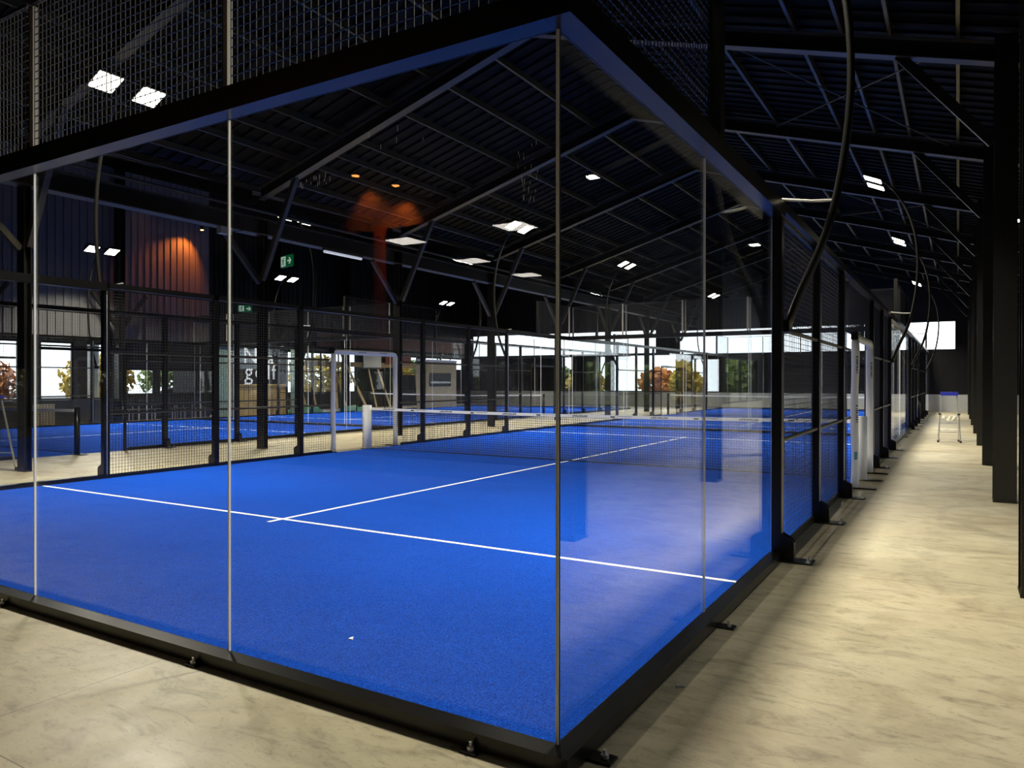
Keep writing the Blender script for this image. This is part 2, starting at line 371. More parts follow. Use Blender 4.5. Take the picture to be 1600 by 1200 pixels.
for k, y in enumerate(COLY):
    if y < 7 or y > 30: continue
    xx = -25.6 if y < 17.75 else -28.1
    r = thing('steel_column', 'dark steel column standing against the left outer wall, %s counted from the near end' % ORD[k - 4], 'column', (xx, y, 0)); h_column(r, 9.8 + (0 if y < 17.75 else 0.7), 0.3, 0.26)
    for s in (-1, 1): obj('brace', MB().beam((0, s * 0.14, 3.6), (0, s * 1.05, 4.8), 0.12, 0.12), M_BLACKM, r)
# long beam on the middle column row
r = thing('long_beam', 'long black steel girder running over the middle row of columns', 'beam', (-12.17, 0, 0))
obj('flange', MB().box(-0.14, 0.14, YN, YF, 4.82, 4.845).box(-0.14, 0.14, YN, YF, 5.17, 5.195), M_STEEL, r); obj('web', MB().box(-0.01, 0.01, YN, YF, 4.845, 5.17), M_BLACKM, r)
obj('pipe', MB().tube([(0.2, YN, 5.32), (0.2, YF, 5.32)], 0.035, 8), M_STEEL, r)
# rafters
def vis_rank(y): return ORD[[c for c in COLY if c > 3].index(y)] if y > 3 else None
for k, y in enumerate(COLY):
    if y > YF - 0.5: continue
    if y > 3: lab = 'black pitched roof frame over the corridor and courts, %s from the camera' % vis_rank(y)
    else: lab = 'black pitched roof frame behind the viewer, %s one' % ['farthest', 'middle', 'closest'][k]
    r = thing('roof_frame', lab, 'roof frame', (0, y, 0))
    mb = MB(); mf = MB(); hw = 0.09
    for xa, xb in ((-12.05, XC), (XC, XR - 0.1)):
        mb.prism([(xa, raftz(xa) + 0.01), (xb, raftz(xb) + 0.01), (xb, raftz(xb) + 0.27), (xa, raftz(xa) + 0.27)], -0.006, 0.006)
        for off in (0.0, 0.25): mf.prism([(xa, raftz(xa) + off), (xb, raftz(xb) + off), (xb, raftz(xb) + off + 0.016), (xa, raftz(xa) + off + 0.016)], -hw, hw)
    obj('web', mb, M_BLACKM, r); obj('flange', mf, M_STEEL, r)
    obj('knee_brace', MB().beam((0.66, 0, 5.96), (1.74, 0, 4.60), 0.07, 0.12), M_BLACKM, r)
    obj('knee_brace', MB().beam((-10.95, 0, 5.93), (-12.02, 0, 3.8), 0.10, 0.12), M_STEEL, r)  # paler steel puts the light falling on this brace into its colour
    r = thing('side_roof_frame', ('black rising roof frame over the left courts, %s from the near end' % vis_rank(y)) if y > 3 else 'black rising roof frame behind the viewer on the left, %s one' % ['farthest', 'middle', 'closest'][k], 'roof frame', (0, y, 0))
    mb = MB(); xa, xb = (-26.0 if y < 17.75 else -28.3), -12.35; g = lambda x: 5.98 + 0.29 * (-12.2 - x) - 0.43
    mb.prism([(xa, g(xa)), (xb, g(xb)), (xb, g(xb) + 0.27), (xa, g(xa) + 0.27)], -0.01, 0.01)
    for off in (0.0, 0.25): mb.prism([(xa, g(xa) + off), (xb, g(xb) + off), (xb, g(xb) + off + 0.016), (xa, g(xa) + off + 0.016)], -hw, hw)
    obj('rafter', mb, M_BLACKM, r)
# purlins: lipped sections on the frames, running the length of the hall
side_n = {1: 'corridor', -1: 'left'}
for s in (1, -1):
    for i, d in enumerate([6.47, 5.68, 5.07, 4.45, 3.2, 2.1, 1.0]):
        x = XC + s * d; z = raftz(x) + 0.27
        mb = MB().box(x - 0.03, x + 0.03, YN, YF, z, z + 0.008).box(x + 0.022, x + 0.03, YN, YF, z, z + 0.115).box(x - 0.03, x - 0.022, YN, YF, z, z + 0.03)
        tag(obj('purlin', mb, M_PURLIN), 'grey steel purlin under the %s roof slope, %s up from the eaves' % (side_n[s], ORD[i]), 'purlin')
for i in range(7):
    x = -13.6 - 1.9 * i; z = 5.98 + 0.29 * (-12.2 - x) - 0.155
    tag(obj('purlin', MB().box(x - 0.03, x + 0.03, YN, 17.7 if x < -26 else YF, z, z + 0.008).box(x + 0.022, x + 0.03, YN, 17.7 if x < -26 else YF, z, z + 0.13), M_STEEL),
        'dark steel purlin under the roof above the left courts, %s from the middle columns' % ORD[i], 'purlin')
# thin tie rods crossing in the roof bays
for i, k in enumerate((4, 6, 8)):
    y0, y1 = COLY[k], COLY[k + 1]
    for j, (xa, xb) in enumerate(((1.2, -1.9), (-1.9, 1.2))):
        mb = MB().tube([(xa, y0 + 0.1, raftz(xa) + 0.18), (xb, y1 - 0.1, raftz(xb) + 0.18)], 0.012, 6)
        tag(obj('tie_rod', mb, M_PURLIN), 'thin diagonal tie rod in the %s roof bay ahead over the corridor, rising %s' % (ORD[k - 3], 'away leftward' if j == 0 else 'away rightward'), 'tie rod')

# ------------------------------------------------------------------ padel courts
WM = {}
FAR_MESH = False
def wire_mesh(w, h):
    key = (round(w, 2), round(h, 2), FAR_MESH)
    if key in WM: return WM[key]
    mb = MB(); r = 0.0016 if FAR_MESH else 0.0023; nx = int(round(w / 0.05)); nz = int(round(h / 0.05))
    for i in range(nx + 1):
        x = i * w / nx; mb.box(-r, r, x - r, x + r, 0, h)
    for j in range(nz + 1):
        z = j * h / nz; mb.box(-3 * r, -r, 0, w, z - r, z + r)
    WM[key] = mb.mesh('wire_mesh', M_WIREF if FAR_MESH else M_WIRE); return WM[key]
CACHE = {}
def cached(key, fn, m):
    if key not in CACHE: CACHE[key] = fn().mesh(key if isinstance(key, str) else str(key[0]), m)
    return CACHE[key]

ZR, ZT = 0.075, 2.935     # glass between base rail and top rail
PW = 0.08

def post(label, loc, rz, h=3.06, foot=True, base=0.0):
    # local +x points out of the court
    r = thing('fence_post', label, 'fence post', loc, rz)
    put('shaft', cached(('shaft', h, base), lambda: MB().box(0, PW, -0.05, 0.05, base, h), M_BLACK), r)
    if foot:
        put('foot_plate', cached('foot_plate', lambda: MB().box(-0.02, 0.33, -0.09, 0.09, 0.004, 0.014), M_BLACK), r)
        put('gusset', cached('gusset', lambda: MB().prism([(PW, 0.014), (PW + 0.10, 0.014), (PW + 0.10, 0.16), (PW + 0.085, 0.19), (PW, 0.235)], -0.045, -0.035).prism([(PW, 0.014), (PW + 0.10, 0.014), (PW + 0.10, 0.16), (PW + 0.085, 0.19), (PW, 0.235)], 0.035, 0.045).box(PW + 0.09, PW + 0.10, -0.045, 0.045, 0.014, 0.16), M_BLACK), r)
        for yy in (-0.06, 0.06):
            put('anchor_bolt', cached('anchor_bolt', lambda: MB().cyl(0, 0, 0, 0.016, 0.017, 6).cyl(0, 0, 0.016, 0.034, 0.008, 8), M_GALV), r, (0.29, yy, 0.014))
    return r

def mesh_bay(label, loc, rz, w, h=2.88, z0=0.07, tubes=True, group=None):
    r = thing('mesh_panel', label, 'mesh panel', loc, rz, group)
    put('wire_mesh', wire_mesh(w, h), r, (0.012, 0, z0))
    for zz in (z0 - 0.02, z0 + h): put('frame_bar', cached(('frame_bar', round(w, 2)), lambda: MB().box(0, 0.03, 0, w, 0, 0.02), M_BLACK), r, (0, 0, zz))
    if tubes:
        for z in (1.02, 1.98):
            put('cross_tube', cached(('cross_tube', round(w, 2)), lambda: MB().tube([(0, 0, 0), (0, w, 0)], 0.02, 8), M_STEEL), r, (0.05, 0, z))
    return r

def glass_pane(label, loc, rz, w, h=ZT - ZR, seal=M_EDGE):
    # local y along the wall, thickness along x
    r = thing('glass_panel', label, 'glass panel', loc, rz)
    put('pane', cached(('pane', w, h), lambda: MB().box(-0.012, 0, 0.004, w - 0.004, 0, h), M_GLASS), r)
    put('polished_edge', cached(('edge', h), lambda: MB().box(-0.0125, 0.0005, 0.0005, 0.0045, 0, h), seal), r)
    put('polished_edge', cached(('edge', h), lambda: MB(), seal), r, (0, w - 0.005, 0))
    return r

def floodlight_mast(label, loc, rz, power, near=False):
    # local +x outward; arc goes out and comes back over the court
    r = thing('light_mast', label, 'light mast', loc, rz)
    P = [(0.09, 2.0), (0.16, 2.22), (0.25, 2.42), (0.36, 2.66), (0.45, 2.92), (0.53, 3.3), (0.585, 3.75), (0.6, 4.1), (0.585, 4.5), (0.54, 4.85), (0.46, 5.15), (0.33, 5.5), (0.15, 5.82), (-0.05, 6.05), (-0.2, 6.17)]
    # smooth
    Q = []
    for i in range(len(P) - 1):
        for t in (0, 0.5): Q.append((P[i][0] + (P[i + 1][0] - P[i][0]) * t, P[i][1] + (P[i + 1][1] - P[i][1]) * t))
    Q.append(P[-1])
    for _ in range(2):
        Q = [Q[0]] + [((Q[i - 1][0] + 2 * Q[i][0] + Q[i + 1][0]) / 4, (Q[i - 1][1] + 2 * Q[i][1] + Q[i + 1][1]) / 4) for i in range(1, len(Q) - 1)] + [Q[-1]]
    if 'mast' not in CACHE:
        CACHE['mast'] = MB().tube([(x, 0.13, z) for x, z in Q], [0.037 - 0.012 * i / len(Q) for i in range(len(Q))], 12).mesh('pole', M_BLACK)
        for p in CACHE['mast'].polygons: p.use_smooth = True
        CACHE['mclamp'] = MB().box(0.07, 0.12, 0.04, 0.20, 1.96, 2.06).mesh('clamp', M_BLACK)
        CACHE['mbrack'] = MB().tube([(0.06, 0.0, 3.09), (0.30, 0.06, 3.06), (0.47, 0.13, 3.06)], 0.012, 8).mesh('stay_rod', M_ALU)
        CACHE['mbar'] = MB().tube([(-0.2, -0.42, 6.17), (-0.2, 0.68, 6.17)], 0.022, 8).mesh('crossbar', M_BLACK)
        CACHE['fhouse'] = MB().box(-0.2, 0.2, -0.2, 0.2, -0.02, 0.06).box(-0.12, 0.12, -0.12, 0.12, 0.06, 0.09).mesh('floodlight', M_BLACK)
        CACHE['flens'] = MB().box(-0.18, 0.18, -0.18, 0.18, -0.03, -0.021).mesh('lens', M_LAMP)
    put('pole', CACHE['mast'], r); put('clamp', CACHE['mclamp'], r); put('stay_rod', CACHE['mbrack'], r); put('crossbar', CACHE['mbar'], r)
    for yy in (-0.22, 0.48):
        f = put('floodlight', CACHE['fhouse'], r, (-0.28, yy, 6.08), (0, 0.42, 0)); put('lens', CACHE['flens'], f)
    ld = bpy.data.lights.new('floodlight_beam', 'AREA'); ld.shape = 'RECTANGLE'; ld.size = 0.35; ld.size_y = 0.95; ld.energy = power; ld.color = LAMP_COL; ld.spread = 2.35
    lo = bpy.data.objects.new('floodlight_beam', ld); COL.objects.link(lo); lo.parent = r; lo.location = (-0.32, 0.13, 5.99); lo.rotation_euler = (0, 0.22, 0)
    return r

def court(cn, x0, x1, y0, near_detail, power, seal):
    """cn: court phrase used in labels; x0 left side, x1 right side, y0 near end; 10 x 20 m"""
    global FAR_MESH
    FAR_MESH = not near_detail
    y1 = y0 + 20.0
    T = thing('court_turf', 'bright blue artificial turf of the %s' % cn, 'turf', (0, 0, 0))
    obj('turf_carpet', MB().box(x0, x1, y0, y1, 0.001, 0.012), M_TURF, T)
    xm = (x0 + x1) / 2; lz = (0.0121, 0.0145)
    obj('service_line', MB().box(x0 + 0.04, x1 - 0.04, y0 + 3.02, y0 + 3.07, *lz), M_LINE, T)
    obj('service_line', MB().box(x0 + 0.04, x1 - 0.04, y0 + 16.93, y0 + 16.98, *lz), M_LINE, T)
    obj('centre_line', MB().box(xm - 0.025, xm + 0.025, y0 + 2.85, y0 + 3.02, *lz).box(xm - 0.025, xm + 0.025, y0 + 3.07, y0 + 16.93, *lz).box(xm - 0.025, xm + 0.025, y0 + 16.98, y0 + 17.15, *lz), M_LINE, T)
    # side walls
    for sgn, xs, sn in ((1, x1, 'right'), (-1, x0, 'left')):
        rz = 0 if sgn > 0 else PI
        # local y runs along +Y for sgn>0 and -Y for sgn<0
        def P(ya, yb):   # origin of a bay from ya to yb
            return (xs, ya if sgn > 0 else yb, 0)
        # glass 0..4 and 16..20
        for gi, (ya, yb) in enumerate(((0, 2), (2, 4), (16, 18), (18, 20))):
            if not in_view([(xs, y0 + ya, 0.1), (xs, y0 + yb, 0.1), (xs, y0 + ya, 3), (xs, y0 + yb, 3)]): continue
            L = P(y0 + ya, y0 + yb)
            gp = glass_pane('clear glass side pane, %s side of the %s, %s' % (sn, cn, ['at its near corner', 'second from near corner', 'second from far corner', 'at its far corner'][gi]), (L[0], L[1], ZR), rz, 2.0, seal=seal)
            if near_detail and gi == 0 and sgn > 0: obj('corner_seal', MB().box(-0.0135, 0.0015, 0.0046, 0.015, 0, ZT - ZR), M_RUBBER, gp)
        # posts
        py = [4, 6, 8, 12, 14, 16]
        for k, yy in enumerate(py):
            if not in_view([(xs, y0 + yy, 0), (xs, y0 + yy, 3)]): continue
            off = sgn * 0.0
            post('black fence post, %s from near end, %s side of the %s' % (ORD[k], sn, cn), (xs + off, y0 + yy, 0), rz)
        # short posts that carry the upper mesh at the corners
        for k, (yy, w) in enumerate(((2.1, 'near'), (17.9, 'far'))):
            if in_view([(xs, y0 + yy, 3.1), (xs, y0 + yy, 4)]):
                post('slim upper post ending the high mesh, %s corner, %s side, %s' % (w, sn, cn), (xs, y0 + yy, 0), rz, 4.07, False, 3.06)
        # mesh bays
        for k, (ya, yb) in enumerate(((4, 6), (6, 8), (8, 8.86), (11.1, 12), (12, 14), (14, 16))):
            if not in_view([(xs, y0 + ya, 0.1), (xs, y0 + yb, 0.1), (xs, y0 + ya, 3), (xs, y0 + yb, 3)]): continue
            w = yb - ya - (0.10 if k not in (2, 3) else 0.08)
            L = P(y0 + ya + 0.05, y0 + yb - 0.05)
            mesh_bay('black wire mesh panel, %s from near end, %s side of the %s' % (ORD[k], sn, cn), L, rz, w)
        # door-top mesh over the opening
        if in_view([(xs, y0 + 8.9, 3), (xs, y0 + 11.1, 3)]):
            L = P(y0 + 8.9, y0 + 11.08)
            mesh_bay('black wire mesh over the gateway, %s side of the %s' % (sn, cn), L, rz, 2.18, 0.70, 2.25, False)
        # high mesh over near and far corners
        for k, (ya, yb) in enumerate(((0, 2.05), (17.95, 20))):
            if not in_view([(xs, y0 + ya, 3), (xs, y0 + yb, 3), (xs, y0 + ya, 4)]): continue
            L = P(y0 + ya, y0 + yb)
            mesh_bay('black high mesh above glass, %s side, %s end of the %s' % (sn, ['near', 'far'][k], cn), L, rz, 2.05, 1.0, 3.06, False)
        # rails
        if in_view([(xs, y0 + t, z) for t in (0, 5, 10, 15, 20) for z in (0, 3)]):
            b = thing('top_rail', 'black top rail along the %s side of the %s' % (sn, cn), 'rail', (xs, y0, 0))
            a0, a1 = (0, 0.10) if sgn > 0 else (-0.10, 0)
            obj('beam', MB().box(a0 - (0.015 if sgn > 0 else 0), a1 + (0.015 if sgn < 0 else 0), -0.1, 4.0, ZT, 3.06).box(a0, a0 + 0.10 if sgn > 0 else a1, 4.0, 16.0, 2.98, 3.06).box(a0 - (0.015 if sgn > 0 else 0), a1 + (0.015 if sgn < 0 else 0), 16.0, 20.1, ZT, 3.06), M_BLACK, b)
            b = thing('base_rail', 'black base rail under the glass and mesh, %s side of the %s' % (sn, cn), 'rail', (xs, y0, 0))
            mb = MB()
            g0, g1 = (-0.014, 0.085) if sgn > 0 else (-0.085, 0.014)
            mb.box(g0, g1, -0.085, 3.95, 0.004, ZR - 0.002).box(g0, g1, 16.05, 20.085, 0.004, ZR - 0.002)
            h0, h1 = (0.0, 0.03) if sgn > 0 else (-0.03, 0.0)
            mb.box(h0, h1, 4.05, 8.86, 0.0, 0.048).box(h0, h1, 11.12, 15.95, 0.0, 0.048)
            obj('channel', mb, M_BLACK, b)
        # feet under the base rail
        for k, yy in enumerate((0.12, 2.0)):
            if sgn > 0 and in_view([(xs, y0 + yy, 0)], 60):
                f = thing('anchor_foot', 'small black anchor plate under the right base rail of the %s, %s' % (cn, ['near corner', 'mid pane'][k]), 'anchor', (xs, y0 + yy, 0), rz)
                obj('plate', MB().box(0.0, 0.19, -0.04, 0.04, 0.001, 0.011), M_BLACK, f); put('anchor_bolt', cached('anchor_bolt', lambda: MB(), M_GALV), f, (0.15, 0, 0.011))
        # padded gateway frame
        if in_view([(xs, y0 + 9, 0), (xs, y0 + 11, 2)]):
            if not near_detail:
                g = thing('gateway_frame', 'slim black gateway frame beside the net, %s side of the %s' % (sn, cn), 'gateway', (xs, y0, 0))
                for yy in (8.94, 11.06): obj('jamb', MB().box(-0.03 if sgn < 0 else 0, 0 if sgn < 0 else 0.03, yy - 0.03, yy + 0.03, 0.002, 2.2), M_BLACK, g)
                obj('lintel', MB().box(-0.03 if sgn < 0 else 0, 0 if sgn < 0 else 0.03, 8.97, 11.03, 2.16, 2.22), M_BLACK, g)
        if near_detail and in_view([(xs, y0 + 9, 0), (xs, y0 + 11, 2)]):
            g = thing('padded_gateway', 'white padded gateway frame beside the net on the %s side of the %s' % (sn, cn), 'gateway', (xs + sgn * 0.10, y0, 0))
            rr = 0.058
            def pad(z0, z1, y, tw=0.0):
                pts = []; R = []
                for i in range(13):
                    t = i / 12; z = z0 + (z1 - z0) * t; pts.append((tw * math.sin(t * 9) * 0.4, y + 0.006 * math.sin(t * 14), z)); R.append(rr * (1 - 0.16 * abs(math.sin(t * 7.0)) * (1 if tw else 0.25)))
                return MB().tube(pts, R, 14)
            smooth(obj('padded_post', pad(0.02, 2.12, 8.98, 0.02), M_WHITE, g)); smooth(obj('padded_post', pad(0.02, 2.12, 11.02, 0.0), M_WHITE, g))
            smooth(obj('padded_lintel', MB().tube([(0, 8.98, 2.16), (0, 9.5, 2.165), (0, 10.9, 2.165), (0, 11.0, 2.14), (0, 11.02, 2.08)], 0.056, 14), M_WHITE, g))
            obj('corner_cap', MB().prism([(8.90, 2.13), (8.90, 2.24), (9.0, 2.24), (9.04, 2.20), (9.04, 2.13)], -0.045, 0.045, 'x'), M_BLACK, g)
            for (yy, zz, s) in ((8.98, 1.65, 1), (8.98, 0.95, 1), (11.02, 1.6, 1)):
                mb = MB()
                for q in range(8): mb.box(-0.012, 0.012, -0.004, 0.006, q * 0.032, q * 0.032 + (0.02 if q % 3 else 0.012))
                obj('print_mark', mb, M_MARK, g, loc=(sgn * 0.035 - 0.0, yy - 0.056, zz), rot=(0, 0, 0.35 * sgn))
            mb = MB()
            for q in range(7): mb.box(-0.002, 0.004, q * 0.04, q * 0.04 + (0.026 if q % 2 else 0.018), 0, 0.018)
            obj('print_mark', mb, M_MARK, g, loc=(-sgn * 0.057, 9.7, 2.16)); obj('print_mark', mb, M_MARK, g, loc=(-sgn * 0.057, 10.4, 2.16))
            if near_detail: obj('print_mark', MB().box(-0.02, 0.02, -0.004, 0.004, 0, 0.11), M_MARKB, g, loc=(sgn * 0.02, 8.98 - 0.056, 0.42), rot=(0, 0, 0.3 * sgn))
            for yy in (8.98, 11.02):
                obj('foot_plate', MB().box(-0.06, 0.06 if sgn < 0 else 0.28, yy - 0.05, yy + 0.05, 0.002, 0.02) if sgn > 0 else MB().box(-0.28, 0.06, yy - 0.05, yy + 0.05, 0.002, 0.02), M_BLACK, g)
        # light masts
        for k, yy in enumerate((4.0, 16.0)):
            if in_view([(xs, y0 + yy, 3), (xs, y0 + yy, 6)], 500):
                floodlight_mast('curved light mast with two floodlights, %s one, %s side of the %s' % (['near', 'far'][k], sn, cn), (xs, y0 + yy + (0.0 if sgn > 0 else 0.3), 0), rz, power)
    # end walls
    for e, yy, en in ((-1, y0, 'near'), (1, y1, 'far')):
        FAR_MESH = not (near_detail and e < 0)
        rz = -PI / 2 if e < 0 else PI / 2      # local +x points outward
        for k in range(5):
            xa = x0 + 2 * k; xb = xa + 2
            if not in_view([(xa, yy, 0.1), (xb, yy, 0.1), (xa, yy, 3), (xb, yy, 3)]): continue
            # local y direction: for rz=-90 local +y -> world +x ; for rz=+90 local +y -> world -x
            lx = xa if e < 0 else xb
            glass_pane('clear glass end pane, %s from right, %s end of the %s' % (ORD[4 - k], en, cn), (lx, yy, ZR), rz, 2.0, seal=seal)
            if in_view([(xa, yy, 3), (xb, yy, 3), (xa, yy, 4), (xb, yy, 4)]):
                mesh_bay('black high mesh above glass, %s from right, %s end of the %s' % (ORD[4 - k], en, cn), (xa + 0.04 if e < 0 else xb - 0.04, yy, 0), rz, 1.93, 1.0, 3.06, False)
        for k in range(6):
            xx = x0 + 2 * k
            if in_view([(xx, yy, 3), (xx, yy, 4)]):
                r = thing('fence_post', 'slim upper post of high mesh, %s from right, %s end of the %s' % (ORD[5 - k], en, cn), 'fence post', (xx - 0.03 if 0 < k < 5 else (xx - 0.02 if k == 5 else xx + 0.02), yy, 0), rz)
                put('shaft', cached('flat_upper_post', lambda: MB().box(-0.035, 0.0, -0.022, 0.022, 3.06, 4.07), M_POSTG), r)
        if in_view([(x0, yy, 0), (x1, yy, 0), (xm, yy, 3), (x1, yy, 3), (x0, yy, 3)]):
            b = thing('top_rail', 'black top rail over the glass at the %s end of the %s' % (en, cn), 'rail', (0, yy, 0))
            a0, a1 = (-0.10, 0.013) if e < 0 else (-0.013, 0.10)
            obj('beam', MB().box(x0 - 0.015 + 0.03, x1 - 0.016, a0, a1, ZT, 3.06), M_BLACK, b)
            b = thing('base_rail', 'black base rail under the glass at the %s end of the %s' % (en, cn), 'rail', (0, yy, 0))
            g0, g1 = (-0.085, 0.014) if e < 0 else (-0.014, 0.085)
            obj('channel', MB().box(x0 + 0.015, x1 - 0.015, g0, g1, 0.004, ZR - 0.002), M_BLACK, b)
        if near_detail and e < 0:
            for k, xx in enumerate((-0.35, -2.15, -4.2, -6.2)):
                f = thing('anchor_foot', 'small black anchor plate with bolt under the near end base rail, %s from the corner' % ORD[k], 'anchor', (xx, yy, 0), rz)
                obj('plate', MB().box(0.0, 0.13, -0.04, 0.04, 0.001, 0.011), M_BLACK, f); put('anchor_bolt', cached('anchor_bolt', lambda: MB(), M_GALV), f, (0.105, 0, 0.011))
    # net
    yn = y0 + 10
    if in_view([(x1, yn, 1), (x0, yn, 1)]):
        n = thing('court_net', 'black net with white top tape across the middle of the %s' % cn, 'net', (xm, yn, 0))
        L = 4.93 if near_detail else 4.93
        def top(x): return 0.905 + 0.035 * (x / L) ** 2
        mb = MB(); r = 0.0028 if near_detail else 0.002; k = int(2 * L / 0.045)
        for i in range(k + 1):
            x = -L + 2 * L * i / k; mb.box(x - r, x + r, -r, r, 0.03, top(x) - 0.05)
        for j in range(19):
            z = 0.035 + j * 0.045
            mb.box(-L, L, -r, r, z - r, z + r)
        obj('netting', mb, M_NET, n)
        obj('bottom_cord', MB().tube([(-L, 0, 0.03), (0, 0.01, 0.022), (L, 0, 0.03)], 0.008, 6), M_NET, n)
        mb = MB(); NS = 24
        for i in range(NS):
            xa = -L + 2 * L * i / NS; xb = -L + 2 * L * (i + 1) / NS
            mb.beam((xa, 0, top(xa) - 0.028), (xb, 0, top(xb) - 0.028), 0.016, 0.056)
        tp = obj('top_tape', mb, M_TAPE, n)
        if near_detail:
            i = 0; x = -L + 0.35
            while x < L - 0.6:
                mk = MB(); w = 0.0
                if i % 2 == 0:
                    for q in range(9): mk.box(w, w + 0.026, -0.0095, -0.0085, 0.004, 0.034 if q % 3 else 0.026); w += 0.036
                else:
                    mk.box(0, 0.09, -0.0095, -0.0085, 0.002, 0.03).box(0.13, 0.42, -0.0095, -0.0085, 0.022, 0.03)
                obj('print_mark', mk, M_MARK if i % 2 == 0 else M_MARK, tp, loc=(x, 0, top(x) - 0.046)); i += 1; x += 0.78
        for s in (-1, 1):
            if in_view([(xm + s * 5.05, yn, 0), (xm + s * 5.05, yn, 1)], 60):
                rad = 0.105 if near_detail else 0.055
                pp = smooth(obj('net_post', MB().tube([(s * 5.06, 0, 0.02), (s * 5.06, 0, 0.99)], rad, 24), M_WHITE if near_detail else M_BLACK, n))
                for q in range(6 if near_detail else 0): obj('strap_mark', MB().box(-0.03, 0.03, -0.003, 0.003, -0.005, 0.005), M_MARK, pp, loc=(s * 5.06 + (-0.05), -rad * 0.90, 0.08 + q * 0.155), rot=(0, 0, -0.5))
                obj('foot_plate', MB().box(s * 5.06 - 0.12, s * 5.06 + 0.12 + (0.12 if s > 0 else 0), -0.09, 0.09, 0.0125, 0.02) if s < 0 else MB().box(5.06 - 0.12, 5.38, -0.07, 0.07, 0.0125, 0.02), M_BLACK, n)

court('nearest court', -10, 0, 0, True, MAST_W, M_EDGE)
court('back court', -10, 0, 20.25, False, MAST_W, M_SEAL)
court('left court', -24.4, -14.4, -4.1, False, MAST_W, M_SEAL)
court('far-left court', -24.4, -14.4, 16.15, False, MAST_W, M_SEAL)

# dried streaks on the near glass
rs = random.Random(3); g3 = None
for o in bpy.data.objects:
    if o.get('label') == 'clear glass end pane, first from right, near end of the nearest court': g3 = o
if g3:
    mb = MB()
    for (cx, cz, sx, sz, n) in ((0.62, 2.43, 0.14, 0.02, 16), (1.86, 2.30, 0.05, 0.12, 26), (1.2, 2.55, 0.2, 0.05, 6)):
        for k in range(n):
            y = cx + rs.uniform(-sx, sx); z = cz + rs.uniform(-sz, sz); l = rs.uniform(0.004, 0.028); w = rs.uniform(0.0007, 0.0015)
            mb.box(0.0002, 0.0008, y - w, y + w, z, z + l)
    sm_ = obj('dried_streaks', mb, mat('pale_dried_streak', (0.75, 0.76, 0.76), 0.7), g3); sm_['kind'] = 'stuff'

# ------------------------------------------------------------------ lamps and signs of the hall
def exit_sign(label, loc, rz, w=0.62, h=0.27, hang=0.35):
    r = thing('exit_sign', label, 'exit sign', loc, rz)
    obj('sign_box', MB().box(-w / 2, w / 2, -0.02, 0.02, -h / 2, h / 2), M_GREEN, r)
    obj('white_field', MB().box(-w / 2 + 0.03, -0.03, -0.024, -0.0205, -h / 2 + 0.02, h / 2 - 0.02), M_SIGNW, r)
    a = MB(); y0, y1 = -0.028, -0.0245; cx = -w / 4
    a.tube([(cx + 0.02, y0, 0.07), (cx + 0.02, y1, 0.07)], 0.02, 12)
    a.beam((cx + 0.01, -0.026, 0.045), (cx - 0.01, -0.026, -0.02), 0.0035, 0.035, (1, 0, 0)).beam((cx - 0.01, -0.026, -0.02), (cx + 0.035, -0.026, -0.055), 0.0035, 0.02, (1, 0, 0)).beam((cx + 0.035, -0.026, -0.055), (cx + 0.045, -0.026, -0.105), 0.0035, 0.018, (1, 0, 0))
    a.beam((cx - 0.01, -0.026, -0.02), (cx - 0.03, -0.026, -0.065), 0.0035, 0.02, (1, 0, 0)).beam((cx - 0.03, -0.026, -0.065), (cx - 0.085, -0.026, -0.06), 0.0035, 0.016, (1, 0, 0))
    a.beam((cx + 0.01, -0.026, 0.04), (cx - 0.055, -0.026, 0.035), 0.0035, 0.015, (1, 0, 0)).beam((cx - 0.055, -0.026, 0.035), (cx - 0.06, -0.026, -0.005), 0.0035, 0.013, (1, 0, 0)).beam((cx + 0.015, -0.026, 0.035), (cx + 0.06, -0.026, 0.0), 0.0035, 0.013, (1, 0, 0)).beam((cx + 0.06, -0.026, 0.0), (cx + 0.1, -0.026, 0.0), 0.0035, 0.012, (1, 0, 0))
    obj('running_figure', a, M_GREEN, r)
    ax = w / 4 + 0.01
    obj('arrow', MB().prism([(ax - 0.09, -0.02), (ax + 0.02, -0.02), (ax - 0.035, -0.075), (ax + 0.015, -0.075), (ax + 0.09, 0), (ax + 0.015, 0.075), (ax - 0.035, 0.075), (ax + 0.02, 0.02), (ax - 0.09, 0.02)], -0.024, -0.0205), M_SIGNW, r)
    for x in (-w / 2 + 0.03, w / 2 - 0.03): obj('hanger', MB().cyl(x, 0, h / 2, h / 2 + hang, 0.004, 6), M_STEEL, r)
exit_sign('green exit sign with running figure and arrow, hanging from the long girder', (-12.2, 9.6, 4.36), -0.25, 0.56, 0.27, 0.33)
exit_sign('small distant green exit sign with arrow seen over the left mesh fence', (-22.0, 16.36, 4.3), 0.95, 0.5, 0.25, 4.35)

r = thing('tube_light', 'white tube light fixed under the long girder beyond the exit sign', 'light', (-12.02, 11.28, 4.76))
obj('body', MB().box(-0.05, 0.05, -0.68, 0.68, 0.0, 0.06), M_STEEL, r); obj('diffuser', MB().tube([(0, -0.66, -0.03), (0, 0.66, -0.03)], 0.035, 10), M_TUBE, r)
r = thing('junction_box', 'grey junction box fixed to the long girder on the left', 'box', (-12.0, 7.7, 4.72))
obj('case', MB().box(-0.06, 0.08, -0.14, 0.14, -0.07, 0.08), M_GALV, r); obj('conduit', MB().tube([(0, 0.14, 0), (0, 0.5, 0.1), (0, 1.6, 0.12)], 0.012, 6), M_STEEL, r)
